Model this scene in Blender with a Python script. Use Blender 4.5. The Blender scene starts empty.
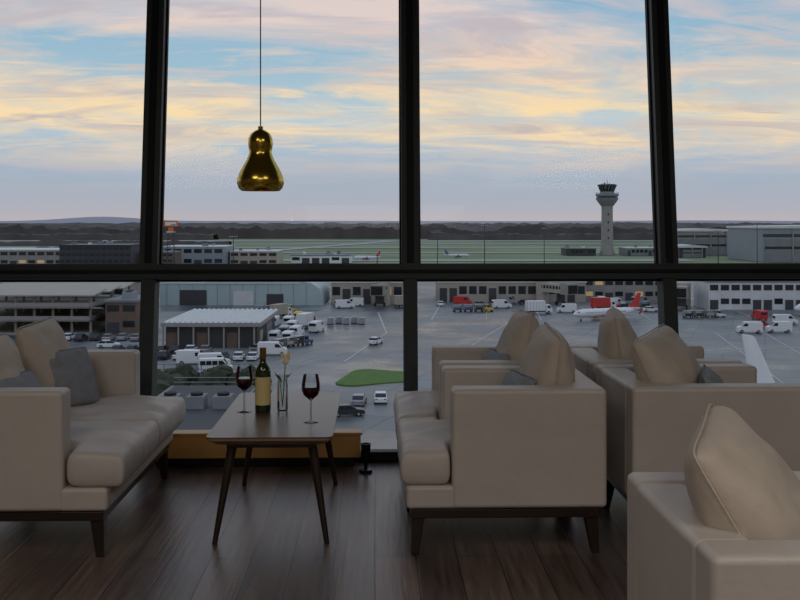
import bpy, bmesh, math, random
from mathutils import Vector, Matrix, noise
random.seed(7)
scene = bpy.context.scene
scene.view_settings.view_transform = 'Standard'
TH = math.radians(1.43)      # airfield axes are turned slightly from the building axes
GZ = -23.65                  # apron level (lounge is on an upper floor)
EYE = 1.35

def lin(c):
    o = []
    for a in c[:3]:
        a = a / 255.0
        o.append(a / 12.92 if a <= 0.04045 else ((a + 0.055) / 1.055) ** 2.4)
    return (o[0], o[1], o[2], 1.0)

def W(x, y, z=GZ):
    return Vector((x * math.cos(TH) + y * math.sin(TH), y * math.cos(TH) - x * math.sin(TH), z))

# ------------------------------------------------------------ materials
def mat(name, c, rough=0.6, metal=0.0, var=0.12, scale=4.0, bump=0.0, bscale=30.0, spec=0.5, emit=None, estr=0, coat=0.0):
    m = bpy.data.materials.new(name)
    m.use_nodes = True
    nt = m.node_tree
    b = nt.nodes['Principled BSDF']
    b.inputs['Roughness'].default_value = rough
    b.inputs['Metallic'].default_value = metal
    b.inputs['Specular IOR Level'].default_value = spec
    b.inputs['Coat Weight'].default_value = coat
    tc = nt.nodes.new('ShaderNodeTexCoord')
    n = nt.nodes.new('ShaderNodeTexNoise')
    n.inputs['Scale'].default_value = scale
    n.inputs['Detail'].default_value = 4
    nt.links.new(tc.outputs['Object'], n.inputs['Vector'])
    r = nt.nodes.new('ShaderNodeValToRGB')
    l = lin(c)
    r.color_ramp.elements[0].position = 0.3
    r.color_ramp.elements[1].position = 0.7
    r.color_ramp.elements[0].color = tuple(max(0, a * (1 - var)) for a in l[:3]) + (1,)
    r.color_ramp.elements[1].color = tuple(min(1, a * (1 + var)) for a in l[:3]) + (1,)
    nt.links.new(n.outputs['Fac'], r.inputs['Fac'])
    nt.links.new(r.outputs['Color'], b.inputs['Base Color'])
    if bump:
        n2 = nt.nodes.new('ShaderNodeTexNoise')
        n2.inputs['Scale'].default_value = bscale
        n2.inputs['Detail'].default_value = 5
        nt.links.new(tc.outputs['Object'], n2.inputs['Vector'])
        bp = nt.nodes.new('ShaderNodeBump')
        bp.inputs['Strength'].default_value = bump
        bp.inputs['Distance'].default_value = 0.02
        nt.links.new(n2.outputs['Fac'], bp.inputs['Height'])
        nt.links.new(bp.outputs['Normal'], b.inputs['Normal'])
    if emit:
        b.inputs['Emission Color'].default_value = lin(emit)
        b.inputs['Emission Strength'].default_value = estr
    return m

M = {}
M['leather'] = mat('greige_leather', (190, 180, 171), 0.46, var=0.05, scale=3, bump=0.3, bscale=9)
M['pillow'] = mat('pillow_fabric', (190, 177, 162), 0.75, var=0.05, scale=5, bump=0.45, bscale=11)
M['greyfab'] = mat('grey_fabric', (136, 140, 146), 0.85, var=0.1, scale=20, bump=0.3, bscale=60)
M['darkwood'] = mat('dark_wood', (42, 28, 22), 0.35, var=0.2, scale=8)
M['tabletop'] = mat('table_walnut', (88, 70, 60), 0.3, var=0.15, scale=6)
M['tableedge'] = mat('table_edge', (150, 122, 100), 0.4, var=0.1, scale=6)
M['frame'] = mat('window_frame_metal', (46, 50, 52), 0.5, 0.0, var=0.05, spec=.3)
M['framedk'] = mat('window_gasket', (22, 23, 25), 0.6, var=0.05, spec=.2)
M['oak'] = mat('golden_oak', (196, 148, 84), 0.4, var=0.12, scale=5)
M['brass'] = mat('brass', (200, 170, 70), 0.2, 1.0, var=0.05)
M['black'] = mat('black_metal', (20, 20, 22), 0.4, 0.5, var=0.05)
M['ceil'] = mat('ceiling_paint', (150, 147, 142), 0.9, var=0.02)
M['wall'] = mat('wall_paint', (150, 143, 134), 0.9, var=0.03)
M['label'] = mat('bottle_label', (226, 206, 140), 0.6, var=0.04)
M['capsule'] = mat('bottle_capsule', (120, 88, 40), 0.35, 0.4, var=0.05)
M['wine'] = mat('red_wine', (96, 8, 22), 0.1, var=0.02)
M['bottle'] = mat('green_bottle_glass', (34, 54, 18), 0.06, var=0.02, coat=0.5)
M['petal'] = mat('petal', (250, 240, 200), 0.6, var=0.05)
M['leaf'] = mat('leaf', (80, 120, 50), 0.5, var=0.2)
M['bulb'] = mat('bulb', (255, 220, 160), 0.5, emit=(255, 200, 120), estr=4)

def glass_thin(name, fac, tint=(255, 255, 255)):
    m = bpy.data.materials.new(name); m.use_nodes = True
    nt = m.node_tree; nt.nodes.clear()
    o = nt.nodes.new('ShaderNodeOutputMaterial')
    t = nt.nodes.new('ShaderNodeBsdfTransparent'); t.inputs['Color'].default_value = lin(tint)
    g = nt.nodes.new('ShaderNodeBsdfGlossy'); g.inputs['Roughness'].default_value = 0.02
    lw = nt.nodes.new('ShaderNodeLayerWeight'); lw.inputs['Blend'].default_value = fac
    mx = nt.nodes.new('ShaderNodeMixShader')
    nt.links.new(lw.outputs['Fresnel'], mx.inputs['Fac'])
    nt.links.new(t.outputs[0], mx.inputs[1]); nt.links.new(g.outputs[0], mx.inputs[2])
    nt.links.new(mx.outputs[0], o.inputs['Surface'])
    return m
M['glass'] = glass_thin('window_glass', 0.12, (252, 253, 253))
M['glassware'] = glass_thin('glassware', 0.35, (240, 244, 246))

def floor_mat():
    m = bpy.data.materials.new('dark_oak_planks'); m.use_nodes = True
    nt = m.node_tree; b = nt.nodes['Principled BSDF']
    tc = nt.nodes.new('ShaderNodeTexCoord')
    mp = nt.nodes.new('ShaderNodeMapping'); mp.inputs['Rotation'].default_value = (0, 0, math.radians(90))
    nt.links.new(tc.outputs['Object'], mp.inputs['Vector'])
    br = nt.nodes.new('ShaderNodeTexBrick')
    br.inputs['Scale'].default_value = 1.0
    br.inputs['Brick Width'].default_value = 1.7
    br.inputs['Row Height'].default_value = 0.165
    br.inputs['Mortar Size'].default_value = 0.003
    br.inputs['Mortar Smooth'].default_value = 0.3
    br.inputs['Color1'].default_value = lin((112, 90, 77)); br.inputs['Color2'].default_value = lin((78, 62, 54))
    br.inputs['Mortar'].default_value = lin((14, 10, 9))
    br.offset = 0.37
    nt.links.new(mp.outputs[0], br.inputs['Vector'])
    mp2 = nt.nodes.new('ShaderNodeMapping'); mp2.inputs['Scale'].default_value = (22, 1.3, 1)
    nt.links.new(tc.outputs['Object'], mp2.inputs['Vector'])
    n = nt.nodes.new('ShaderNodeTexNoise'); n.inputs['Scale'].default_value = 2.0; n.inputs['Detail'].default_value = 8
    nt.links.new(mp2.outputs[0], n.inputs['Vector'])
    r = nt.nodes.new('ShaderNodeValToRGB')
    r.color_ramp.elements[0].position = .3; r.color_ramp.elements[0].color = (.5, .5, .5, 1)
    r.color_ramp.elements[1].position = .75; r.color_ramp.elements[1].color = (1.5, 1.5, 1.5, 1)
    nt.links.new(n.outputs['Fac'], r.inputs['Fac'])
    mx = nt.nodes.new('ShaderNodeMix'); mx.data_type = 'RGBA'; mx.blend_type = 'MULTIPLY'; mx.inputs[0].default_value = 1
    nt.links.new(br.outputs['Color'], mx.inputs[6]); nt.links.new(r.outputs['Color'], mx.inputs[7])
    nt.links.new(mx.outputs[2], b.inputs['Base Color'])
    rr = nt.nodes.new('ShaderNodeMapRange'); rr.inputs[3].default_value = .24; rr.inputs[4].default_value = .44
    nt.links.new(n.outputs['Fac'], rr.inputs[0]); nt.links.new(rr.outputs[0], b.inputs['Roughness'])
    b.inputs['Specular IOR Level'].default_value = .8
    bp = nt.nodes.new('ShaderNodeBump'); bp.inputs['Strength'].default_value = .35; bp.inputs['Distance'].default_value = .004
    ad = nt.nodes.new('ShaderNodeMath'); ad.operation = 'SUBTRACT'
    nt.links.new(n.outputs['Fac'], ad.inputs[0]); nt.links.new(br.outputs['Fac'], ad.inputs[1])
    nt.links.new(ad.outputs[0], bp.inputs['Height']); nt.links.new(bp.outputs['Normal'], b.inputs['Normal'])
    return m
M['floor'] = floor_mat()

def asphalt(name, c1, c2, r0, r1, sc, fine=0.0):
    m = bpy.data.materials.new(name); m.use_nodes = True
    nt = m.node_tree; b = nt.nodes['Principled BSDF']
    tc = nt.nodes.new('ShaderNodeTexCoord')
    n = nt.nodes.new('ShaderNodeTexNoise'); n.inputs['Scale'].default_value = sc; n.inputs['Detail'].default_value = 8
    n.inputs['Roughness'].default_value = .62
    nt.links.new(tc.outputs['Object'], n.inputs['Vector'])
    r = nt.nodes.new('ShaderNodeValToRGB')
    r.color_ramp.elements[0].position = .38; r.color_ramp.elements[1].position = .62
    r.color_ramp.elements[0].color = lin(c1); r.color_ramp.elements[1].color = lin(c2)
    nt.links.new(n.outputs['Fac'], r.inputs['Fac'])
    col = r.outputs['Color']
    if fine:   # cast concrete bays
        br = nt.nodes.new('ShaderNodeTexBrick'); br.offset = 0
        br.inputs['Scale'].default_value = 1; br.inputs['Brick Width'].default_value = 7.5; br.inputs['Row Height'].default_value = 7.5
        br.inputs['Mortar Size'].default_value = .16; br.inputs['Color1'].default_value = (1.1, 1.1, 1.1, 1)
        br.inputs['Color2'].default_value = (.82, .82, .82, 1); br.inputs['Mortar'].default_value = (.55, .55, .55, 1)
        mp = nt.nodes.new('ShaderNodeMapping'); mp.inputs['Rotation'].default_value = (0, 0, .35)
        nt.links.new(tc.outputs['Object'], mp.inputs[0]); nt.links.new(mp.outputs[0], br.inputs['Vector'])
        mx = nt.nodes.new('ShaderNodeMix'); mx.data_type = 'RGBA'; mx.blend_type = 'MULTIPLY'; mx.inputs[0].default_value = fine
        nt.links.new(col, mx.inputs[6]); nt.links.new(br.outputs['Color'], mx.inputs[7]); col = mx.outputs[2]
    nt.links.new(col, b.inputs['Base Color'])
    rr = nt.nodes.new('ShaderNodeMapRange'); rr.inputs[1].default_value = .38; rr.inputs[2].default_value = .62
    rr.inputs[3].default_value = r0; rr.inputs[4].default_value = r1
    nt.links.new(n.outputs['Fac'], rr.inputs[0]); nt.links.new(rr.outputs[0], b.inputs['Roughness'])
    return m
M['apron'] = asphalt('wet_apron_concrete', (62, 68, 74), (126, 130, 132), .24, .6, .05, .9)
M['grass'] = asphalt('airfield_grass', (98, 118, 78), (138, 146, 112), .9, .95, .006)
M['lawn'] = mat('lawn', (80, 114, 42), .9, var=.15, scale=.6)
M['runway'] = mat('runway', (158, 162, 166), .7, var=.05, scale=.01)
M['forest'] = mat('forest_canopy', (82, 77, 76), .95, var=.3, scale=.02)  # brown-olive muted, distance haze is mixed into the colour
M['hill'] = mat('distant_hill', (156, 158, 168), 1, var=.03, scale=.001)  # pale bluish grey, atmospheric haze painted into the base colour
M['shrub'] = mat('shrub', (52, 58, 38), .95, var=.3, scale=1)
M['white'] = mat('white_paint', (222, 224, 226), .35, var=.03)
M['line'] = mat('line_paint', (190, 192, 190), .6, var=.08, scale=.5)
M['yline'] = mat('yellow_line_paint', (190, 160, 70), .6, var=.08, scale=.5)
M['dglass'] = mat('dark_glass', (34, 40, 46), .12, var=.1)
M['tyre'] = mat('tyre', (22, 22, 22), .8, var=.05)
M['concrete'] = mat('concrete', (146, 143, 138), .85, var=.08, scale=.3)
M['beige'] = mat('beige_cladding', (168, 160, 148), .7, var=.06, scale=.3)
M['cyan'] = mat('pale_blue_cladding', (166, 184, 186), .5, var=.05, scale=.2)
M['greyclad'] = mat('grey_cladding', (136, 144, 152), .6, var=.06, scale=.1)
M['greydk'] = mat('dark_cladding', (62, 62, 66), .7, var=.1, scale=.2)
M['brick'] = mat('brown_brick', (110, 92, 82), .85, var=.12, scale=.5)
M['roofw'] = mat('white_roof', (202, 205, 205), .55, var=.08, scale=.4)
M['roofg'] = mat('grey_roof', (122, 126, 130), .7, var=.1, scale=.2)
M['red'] = mat('red_paint', (190, 44, 40), .4, var=.05)
M['blue'] = mat('blue_paint', (50, 84, 136), .4, var=.05)
M['orange'] = mat('orange_paint', (214, 110, 50), .5, var=.05)
M['yellow'] = mat('yellow_paint', (210, 176, 60), .45, var=.05)
M['darkcar'] = mat('dark_car_paint', (44, 46, 52), .3, var=.05)
M['silver'] = mat('silver_car_paint', (150, 154, 158), .3, .3, var=.05)
M['lamp'] = mat('warm_window_light', (220, 190, 140), .5, emit=(230, 180, 120), estr=.15)

# ------------------------------------------------------------ mesh builder
class MB:
    def __init__(s):
        s.v = []; s.f = []; s.m = []; s.mats = []
    def mi(s, k):
        if k not in s.mats: s.mats.append(k)
        return s.mats.index(k)
    def add(s, vs, fs, k):
        o = len(s.v); s.v += [tuple(a) for a in vs]
        i = s.mi(k)
        for f in fs:
            s.f.append([a + o for a in f]); s.m.append(i)
        return s
    def box(s, x0, x1, y0, y1, z0, z1, k):
        vs = [(x0, y0, z0), (x1, y0, z0), (x1, y1, z0), (x0, y1, z0), (x0, y0, z1), (x1, y0, z1), (x1, y1, z1), (x0, y1, z1)]
        return s.add(vs, [(0, 3, 2, 1), (4, 5, 6, 7), (0, 1, 5, 4), (1, 2, 6, 5), (2, 3, 7, 6), (3, 0, 4, 7)], k)
    def prism(s, poly, a0, a1, k, axis='y'):
        n = len(poly)
        if axis == 'y': vs = [(p[0], a0, p[1]) for p in poly] + [(p[0], a1, p[1]) for p in poly]
        elif axis == 'x': vs = [(a0, p[0], p[1]) for p in poly] + [(a1, p[0], p[1]) for p in poly]
        else: vs = [(p[0], p[1], a0) for p in poly] + [(p[0], p[1], a1) for p in poly]
        fs = [list(range(n)), list(range(n, 2 * n))[::-1]]
        for i in range(n):
            j = (i + 1) % n; fs.append([i, j, n + j, n + i])
        return s.add(vs, fs, k)
    def loft(s, rings, k, cap=True):
        n = len(rings[0]); vs = [p for r in rings for p in r]; fs = []
        for a in range(len(rings) - 1):
            for i in range(n):
                j = (i + 1) % n
                fs.append([a * n + i, a * n + j, (a + 1) * n + j, (a + 1) * n + i])
        if cap:
            fs.append(list(range(n))[::-1]); fs.append([(len(rings) - 1) * n + i for i in range(n)])
        return s.add(vs, fs, k)
    def tube(s, p0, p1, r0, r1, k, n=12):
        p0 = Vector(p0); p1 = Vector(p1); d = (p1 - p0).normalized()
        u = d.orthogonal().normalized(); w = d.cross(u)
        R = []
        for p, r in ((p0, r0), (p1, r1)):
            R.append([tuple(p + u * (r * math.cos(t * 2 * math.pi / n)) + w * (r * math.sin(t * 2 * math.pi / n))) for t in range(n)])
        return s.loft(R, k)
    def lathe(s, prof, k, c=(0, 0, 0), n=32, cap=True):
        R = [[(c[0] + r * math.cos(t * 2 * math.pi / n), c[1] + r * math.sin(t * 2 * math.pi / n), c[2] + z) for t in range(n)] for r, z in prof]
        return s.loft(R, k, cap)
    def blob(s, c, rx, ry, rz, k, sub=2, amp=.25):
        bm = bmesh.new(); bmesh.ops.create_icosphere(bm, subdivisions=sub, radius=1)
        off = Vector((random.random() * 50, random.random() * 50, 0))
        vs = []
        for v in bm.verts:
            d = 1 + amp * noise.noise(v.co * 1.8 + off) * 2
            vs.append((c[0] + v.co.x * rx * d, c[1] + v.co.y * ry * d, c[2] + v.co.z * rz * d))
        fs = [[v.index for v in f.verts] for f in bm.faces]
        bm.free()
        return s.add(vs, fs, k)
    def build(s, name, loc=(0, 0, 0), rot=0.0, bevel=0, smooth=40, parent=None, seg=2, normals=True):
        me = bpy.data.meshes.new(name)
        me.from_pydata(s.v, [], s.f)
        for k in s.mats: me.materials.append(M[k])
        me.polygons.foreach_set('material_index', s.m)
        if normals:
            bm = bmesh.new(); bm.from_mesh(me); bmesh.ops.recalc_face_normals(bm, faces=bm.faces); bm.to_mesh(me); bm.free()
        if smooth:
            me.polygons.foreach_set('use_smooth', [True] * len(me.polygons))
            me.set_sharp_from_angle(angle=math.radians(smooth))
        me.update()
        ob = bpy.data.objects.new(name, me); scene.collection.objects.link(ob)
        ob.location = loc; ob.rotation_euler = (0, 0, rot)
        if parent: ob.parent = parent
        if bevel:
            b = ob.modifiers.new('bevel', 'BEVEL'); b.width = bevel; b.segments = seg; b.limit_method = 'ANGLE'
            b.harden_normals = True
        return ob

def empty(name, loc=(0, 0, 0), rot=0):
    e = bpy.data.objects.new(name, None); scene.collection.objects.link(e)
    e.location = loc; e.rotation_euler = (0, 0, rot); e.empty_display_size = .1
    return e

# ------------------------------------------------------------ room shell
RX0, RX1, RY0, WY, CH = -5.8, 5.8, -4.0, 5.67, 3.55
K = 0.13
LEAN = math.atan(K)
MB().box(RX0, RX1, RY0, WY + .12, -.25, 0, 'floor').build('floor')
MB().box(RX0, RX1, RY0, WY + K * CH + .12, CH, CH + .2, 'ceil').build('ceiling')
MB().box(RX0, RX1, RY0 - .15, RY0, -.25, CH, 'wall').build('wall_back')
MB().box(RX0 - .15, RX0, RY0 - .15, WY + .65, -.25, CH + .2, 'wall').build('wall_left')
MB().box(RX1, RX1 + .15, RY0 - .15, WY + .65, -.25, CH + .2, 'wall').build('wall_right')
MB().box(RX0, RX1, RY0, RY0 + .015, 0, .1, 'darkwood').build('baseboard_back')

win = empty('window_1', (0, WY, 0)); win.rotation_euler = (-LEAN, 0, 0)
SL = CH / math.cos(LEAN) - .01
TZ = 1.068
mulx = [-4.315, -2.81, -1.302, .205, 1.712, 3.22, 4.725]
f = MB()
for x in mulx:
    f.box(x - .040, x + .040, -.035, .10, .05, TZ, 'frame')
    f.box(x - .052, x + .052, -.045, .10, TZ, SL, 'frame')
    f.box(x - .020, x + .020, -.053, -.035, TZ + .05, SL, 'framedk')
f.box(RX0, RX1, -.045, .12, 0, .05, 'framedk')
f.box(RX0, RX1, -.043, .11, TZ - .042, TZ + .042, 'frame')
f.box(RX0, RX1, -.051, -.04, TZ - .010, TZ + .010, 'framedk')
f.box(RX0, RX1, -.05, .12, SL - .08, SL, 'frame')
xs = [RX0] + mulx + [RX1]
for a, b in zip(xs[:-1], xs[1:]):   # glazing beads
    for x, sgn in ((a, 1), (b, -1)):
        x0 = x + sgn * .05; x1 = x + sgn * .062
        f.box(min(x0, x1), max(x0, x1), .02, .06, TZ + .04, SL - .07, 'framedk')
    f.box(a, b, .02, .06, TZ + .04, TZ + .052, 'framedk')
    f.box(a, b, .02, .06, TZ - .052, TZ - .04, 'framedk')
f.build('mullion_frame', parent=win, bevel=.003)
for i, (a, b) in enumerate(zip(xs[:-1], xs[1:])):
    g = MB(); g.add([(a + .04, .04, .05), (b - .04, .04, .05), (b - .04, .04, TZ - .04), (a + .04, .04, TZ - .04)], [(0, 1, 2, 3)], 'glass')
    g.add([(a + .05, .04, TZ + .04), (b - .05, .04, TZ + .04), (b - .05, .04, SL - .07), (a + .05, .04, SL - .07)], [(0, 1, 2, 3)], 'glass')
    g.build('glass_pane_%d' % (i + 1), parent=win)

l = MB(); l.box(-1.25, -.08, 5.52, 5.61, .05, .175, 'oak'); l.box(-1.26, -.07, 5.51, 5.615, .175, .19, 'oak')
l.box(-1.2, -.12, 5.53, 5.6, 0, .05, 'black'); l.build('wooden_window_ledge', bevel=.004)
u = MB(); u.lathe([(.036, 0), (.036, .015), (.010, .02), (.010, .09), (.024, .095), (.027, .155), (.022, .155), (.018, .11)], 'black', n=20)
u.lathe([(.018, .12), (.018, .13)], 'bulb', n=16)
u.build('floor_uplight', (-.05, 5.40, 0))

# ------------------------------------------------------------ soft goods
def cushion(name, xs, ys, inside, z0, z1, puff, parent, k='leather', seed=0):
    bm = bmesh.new(); V = {}
    zl = [z0, z0 + (z1 - z0) * .5, z1]
    x0, x1, y0, y1 = xs[0], xs[-1], ys[0], ys[-1]
    nx, ny = len(xs) - 1, len(ys) - 1
    cells = {(i, j) for i in range(nx) for j in range(ny) if inside((xs[i] + xs[i + 1]) / 2, (ys[j] + ys[j + 1]) / 2)}
    def vert(i, j, l):
        if (i, j, l) not in V:
            x, y, z = xs[i], ys[j], zl[l]
            u = (x - (x0 + x1) / 2) / ((x1 - x0) / 2); w = (y - (y0 + y1) / 2) / ((y1 - y0) / 2)
            if l == 2:
                z += puff * (1 - u ** 4) * (1 - w ** 4) + .016 * noise.noise(Vector((x * 7, y * 9, seed * 3.1)))
                z += .014 * noise.noise(Vector((x * 4, y * 22, seed * 1.7)))
            if l == 1:
                x += .018 * (u ** 9); y += .012 * (w ** 9)
                x += .010 * noise.noise(Vector((x * 3, y * 14, seed + 4)))
            V[(i, j, l)] = bm.verts.new((x, y, z))
        return V[(i, j, l)]
    for (i, j) in cells:
        bm.faces.new([vert(i, j, 2), vert(i + 1, j, 2), vert(i + 1, j + 1, 2), vert(i, j + 1, 2)])
        bm.faces.new([vert(i, j + 1, 0), vert(i + 1, j + 1, 0), vert(i + 1, j, 0), vert(i, j, 0)])
        for (di, dj, a, b) in ((-1, 0, (i, j + 1), (i, j)), (1, 0, (i + 1, j), (i + 1, j + 1)), (0, -1, (i, j), (i + 1, j)), (0, 1, (i + 1, j + 1), (i, j + 1))):
            if (i + di, j + dj) not in cells:
                for l in (0, 1):
                    bm.faces.new([vert(a[0], a[1], l), vert(b[0], b[1], l), vert(b[0], b[1], l + 1), vert(a[0], a[1], l + 1)])
    bmesh.ops.recalc_face_normals(bm, faces=bm.faces)
    me = bpy.data.meshes.new(name); bm.to_mesh(me); bm.free()
    me.materials.append(M[k]); me.polygons.foreach_set('use_smooth', [True] * len(me.polygons))
    ob = bpy.data.objects.new(name, me); scene.collection.objects.link(ob); ob.parent = parent
    sb = ob.modifiers.new('sub', 'SUBSURF'); sb.levels = 2; sb.render_levels = 2
    return ob

def pillow(name, w, h, t, loc, lean, yaw, roll, k, parent, seed=0):
    """width along Y, height along Z, thickness along X"""
    n = 24; bm = bmesh.new(); V = {}
    PN = .045
    def outl(u, v):   # rounded corners, slightly concave sides
        cu = 1 - .07 * abs(u) ** 5 * abs(v) ** 5
        return (w / 2 * u * (1 - PN * (1 - v * v)) * cu, h / 2 * v * (1 - PN * (1 - u * u)) * cu)
    def vert(i, j, s):
        u = -1 + 2 * i / n; v = -1 + 2 * j / n
        edge = i in (0, n) or j in (0, n)
        key = (i, j, 0 if edge else s)
        if key not in V:
            y, z = outl(u, v)
            th = t / 2 * (max(0, (1 - u * u)) * max(0, (1 - v * v))) ** .40 * (1 - .22 * v)
            th *= 1 + .16 * noise.noise(Vector((u * 2.2, v * 2.2, seed * 5 + s)))
            # gathers running in from the corners
            rad = math.hypot(abs(u) - 1, abs(v) - 1); ang = math.atan2(1 - abs(v), 1 - abs(u))
            th += 0 if edge else .006 * math.sin(ang * 14 + seed) * math.exp(-rad * 2.6) * min(1, rad * 3)
            th += (0 if edge else .008 * noise.noise(Vector((u * 4, v * 4, seed * 7 + s))))
            V[key] = bm.verts.new((s * th if not edge else 0, y, z))
        return V[key]
    for s in (1, -1):
        for i in range(n):
            for j in range(n):
                q = [vert(i, j, s), vert(i + 1, j, s), vert(i + 1, j + 1, s), vert(i, j + 1, s)]
                if s < 0: q.reverse()
                bm.faces.new(q)
    bmesh.ops.recalc_face_normals(bm, faces=bm.faces)
    me = bpy.data.meshes.new(name)
    bm.to_mesh(me); bm.free()
    me.materials.append(M[k]); me.polygons.foreach_set('use_smooth', [True] * len(me.polygons))
    ob = bpy.data.objects.new(name, me); scene.collection.objects.link(ob)
    sb = ob.modifiers.new('sub', 'SUBSURF'); sb.levels = 1; sb.render_levels = 1
    mt = Matrix.Rotation(yaw, 4, 'Z') @ Matrix.Rotation(lean, 4, 'Y') @ Matrix.Rotation(roll, 4, 'X')
    ob.parent = parent
    ob.matrix_basis = Matrix.Translation(loc) @ mt
    cu = bpy.data.curves.new(name + '_welt', 'CURVE'); cu.dimensions = '3D'; cu.bevel_depth = .003
    pts = []
    for i in range(n): pts.append((-1 + 2 * i / n, -1))
    for i in range(n): pts.append((1, -1 + 2 * i / n))
    for i in range(n): pts.append((1 - 2 * i / n, 1))
    for i in range(n): pts.append((-1, 1 - 2 * i / n))
    sp = cu.splines.new('POLY'); sp.points.add(len(pts) - 1); sp.use_cyclic_u = True
    for p, (a, b) in zip(sp.points, pts):
        o = outl(a, b); p.co = (0, o[0], o[1], 1)
    co = bpy.data.objects.new(name + '_welt', cu); scene.collection.objects.link(co); cu.materials.append(M[k])
    co.parent = parent; co.matrix_basis = ob.matrix_basis
    return ob

def rng(a, b, st):
    n = max(2, round((b - a) / st)); return [a + (b - a) * i / n for i in range(n + 1)]

def seating(name, X, Y, Wd, D, s, setback=.21, legin=.045, ncush=1, t=.12, seed=0, bigp=(), smallp=()):
    """front edge of the seat at local x=0, back at x=D. s=+1 faces -X, s=-1 faces +X."""
    e = empty(name, (X, Y, 0))
    def bx(m, x0, x1, *r):
        a, b = s * x0, s * x1
        m.box(min(a, b), max(a, b), *r)
    AH = .675
    m = MB(); bx(m, legin, D - .03, .02, Wd - .02, .15, .188, 'darkwood')
    for lx, dx in ((legin + .03, -.012), (D - .06, .02)):
        for ly, dy in ((.06, -.01), (Wd - .06, .01)):
            R = []
            for z, r in ((.16, .028), (0, .016)):
                ox = dx if z == 0 else 0; oy = dy if z == 0 else 0
                R.append([(s * (lx + ox) + a * r, ly + oy + b * r, z) for a, b in ((-1, -1), (1, -1), (1, 1), (-1, 1))])
            m.loft(R, 'darkwood')
    m.build('base_frame', parent=e, bevel=.004)
    m = MB(); bx(m, legin - .02, D - .01, .006, Wd - .006, .19, .285, 'leather'); m.build('seat_base', parent=e, bevel=.018, seg=3)
    for i, (a, b) in enumerate(((0, t), (Wd - t, Wd))):
        m = MB(); bx(m, setback, D, a, b, .192, AH, 'leather'); m.build('arm_%d' % (i + 1), parent=e, bevel=.02, seg=4)
    m = MB(); bx(m, D - .13, D + .002, t - .01, Wd - t + .01, .2, AH - .003, 'leather'); m.build('back', parent=e, bevel=.02, seg=4)
    inner0, inner1 = t + .004, Wd - t - .004
    cw = (inner1 - inner0) / ncush
    for c in range(ncush):
        ya = inner0 + c * cw + .002; yb = ya + cw - .004
        ylo = .008 if c == 0 else ya; yhi = Wd - .008 if c == ncush - 1 else yb
        ys = rng(ya, yb, .05)
        if c == 0: ys = [ylo, ylo + .03, ylo + .07] + ys
        if c == ncush - 1: ys = ys + [yhi - .07, yhi - .03, yhi]
        xs_ = [.012, .04, .07, .11, .15, setback - .006] + rng(setback + .04, D - .14, .05)
        if s < 0: xs_ = [-x for x in xs_][::-1]
        def ins(x, y, ya=ya, yb=yb):
            return abs(x) < setback - .005 or (ya < y < yb)
        cushion('seat_cushion_%d' % (c + 1), xs_, ys, ins, .285, .425, .03, e, seed=seed + c)
    for i, (y, w, h, th, x, z, lean, yaw, roll) in enumerate(bigp):
        pillow('back_pillow_%d' % (i + 1), w, h, th, (s * x, y, z), s * lean, yaw, roll, 'pillow', e, seed + i)
    for i, (y, w, h, th, x, z, lean, yaw, roll) in enumerate(smallp):
        pillow('scatter_cushion_%d' % (i + 1), w, h, th, (s * x, y, z), s * lean, yaw, roll, 'greyfab', e, seed + 10 + i)
    return e

R_ = math.radians
seating('armchair', .10, 4.02, .70, .84, 1, bigp=[(.36, .46, .48, .24, .655, .65, R_(6), 0, R_(4))], smallp=[(.30, .32, .28, .11, .49, .565, R_(24), R_(12), 0)], seed=1)
seating('armchair', .10, 4.78, .70, .84, 1, bigp=[(.36, .46, .48, .23, .64, .66, R_(10), 0, R_(-3))], smallp=[(.30, .32, .28, .11, .48, .565, R_(24), R_(12), 0)], seed=2)
seating('armchair', 2.00, 4.05, .70, .95, -1, bigp=[(.34, .50, .48, .24, .69, .65, R_(24), R_(-34), R_(5))], smallp=[(.26, .34, .34, .12, .50, .56, R_(26), R_(-20), 0)], seed=3)
seating('armchair', 2.00, 4.80, .70, .95, -1, bigp=[(.36, .46, .48, .22, .73, .66, R_(8), R_(-12), R_(3))], smallp=[(.30, .32, .30, .11, .56, .575, R_(24), 0, 0)], seed=4)
seating('armchair', 1.52, 2.00, .70, .84, -1, bigp=[(.37, .50, .50, .25, .61, .65, R_(30), R_(-26), R_(5))], smallp=[(.27, .36, .36, .12, .38, .60, R_(30), R_(-15), 0)], seed=5)
seating('loveseat', -1.0, 4.02, 1.33, .87, -1, setback=.245, legin=.09, ncush=2, seed=6,
        bigp=[(.36, .46, .46, .2, .63, .63, R_(14), 0, 0), (.98, .44, .46, .2, .62, .64, R_(16), R_(-6), R_(3))],
        smallp=[(.32, .34, .32, .12, .50, .55, R_(24), R_(-8), 0), (.95, .30, .31, .12, .50, .575, R_(18), R_(-30), 0)])

# ------------------------------------------------------------ table
te = empty('side_table', (-.4375, 4.68, 0))
hw, hl = .262, .545
m = MB()
def rr(hx, hy, r, n=5):
    P = []
    for cx, cy, a0 in ((hx - r, hy - r, 0), (-hx + r, hy - r, 90), (-hx + r, -hy + r, 180), (hx - r, -hy + r, 270)):
        for i in range(n + 1):
            a = R_(a0 + 90 * i / n); P.append((cx + r * math.cos(a), cy + r * math.sin(a)))
    return P
def ring(hx, hy, r, z): return [(x, y, z) for x, y in rr(hx, hy, r)]
m.loft([ring(hw, hl, .03, .455), ring(hw, hl, .03, .462)], 'tabletop')
m.loft([ring(hw - .035, hl - .035, .02, .425), ring(hw - .002, hl - .002, .03, .4475), ring(hw, hl, .03, .455)], 'tableedge')
m.build('top', parent=te)
m = MB(); m.box(-.19, .19, -.44, .44, .395, .43, 'darkwood'); m.build('under_frame', parent=te, bevel=.004)
m = MB()
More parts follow.
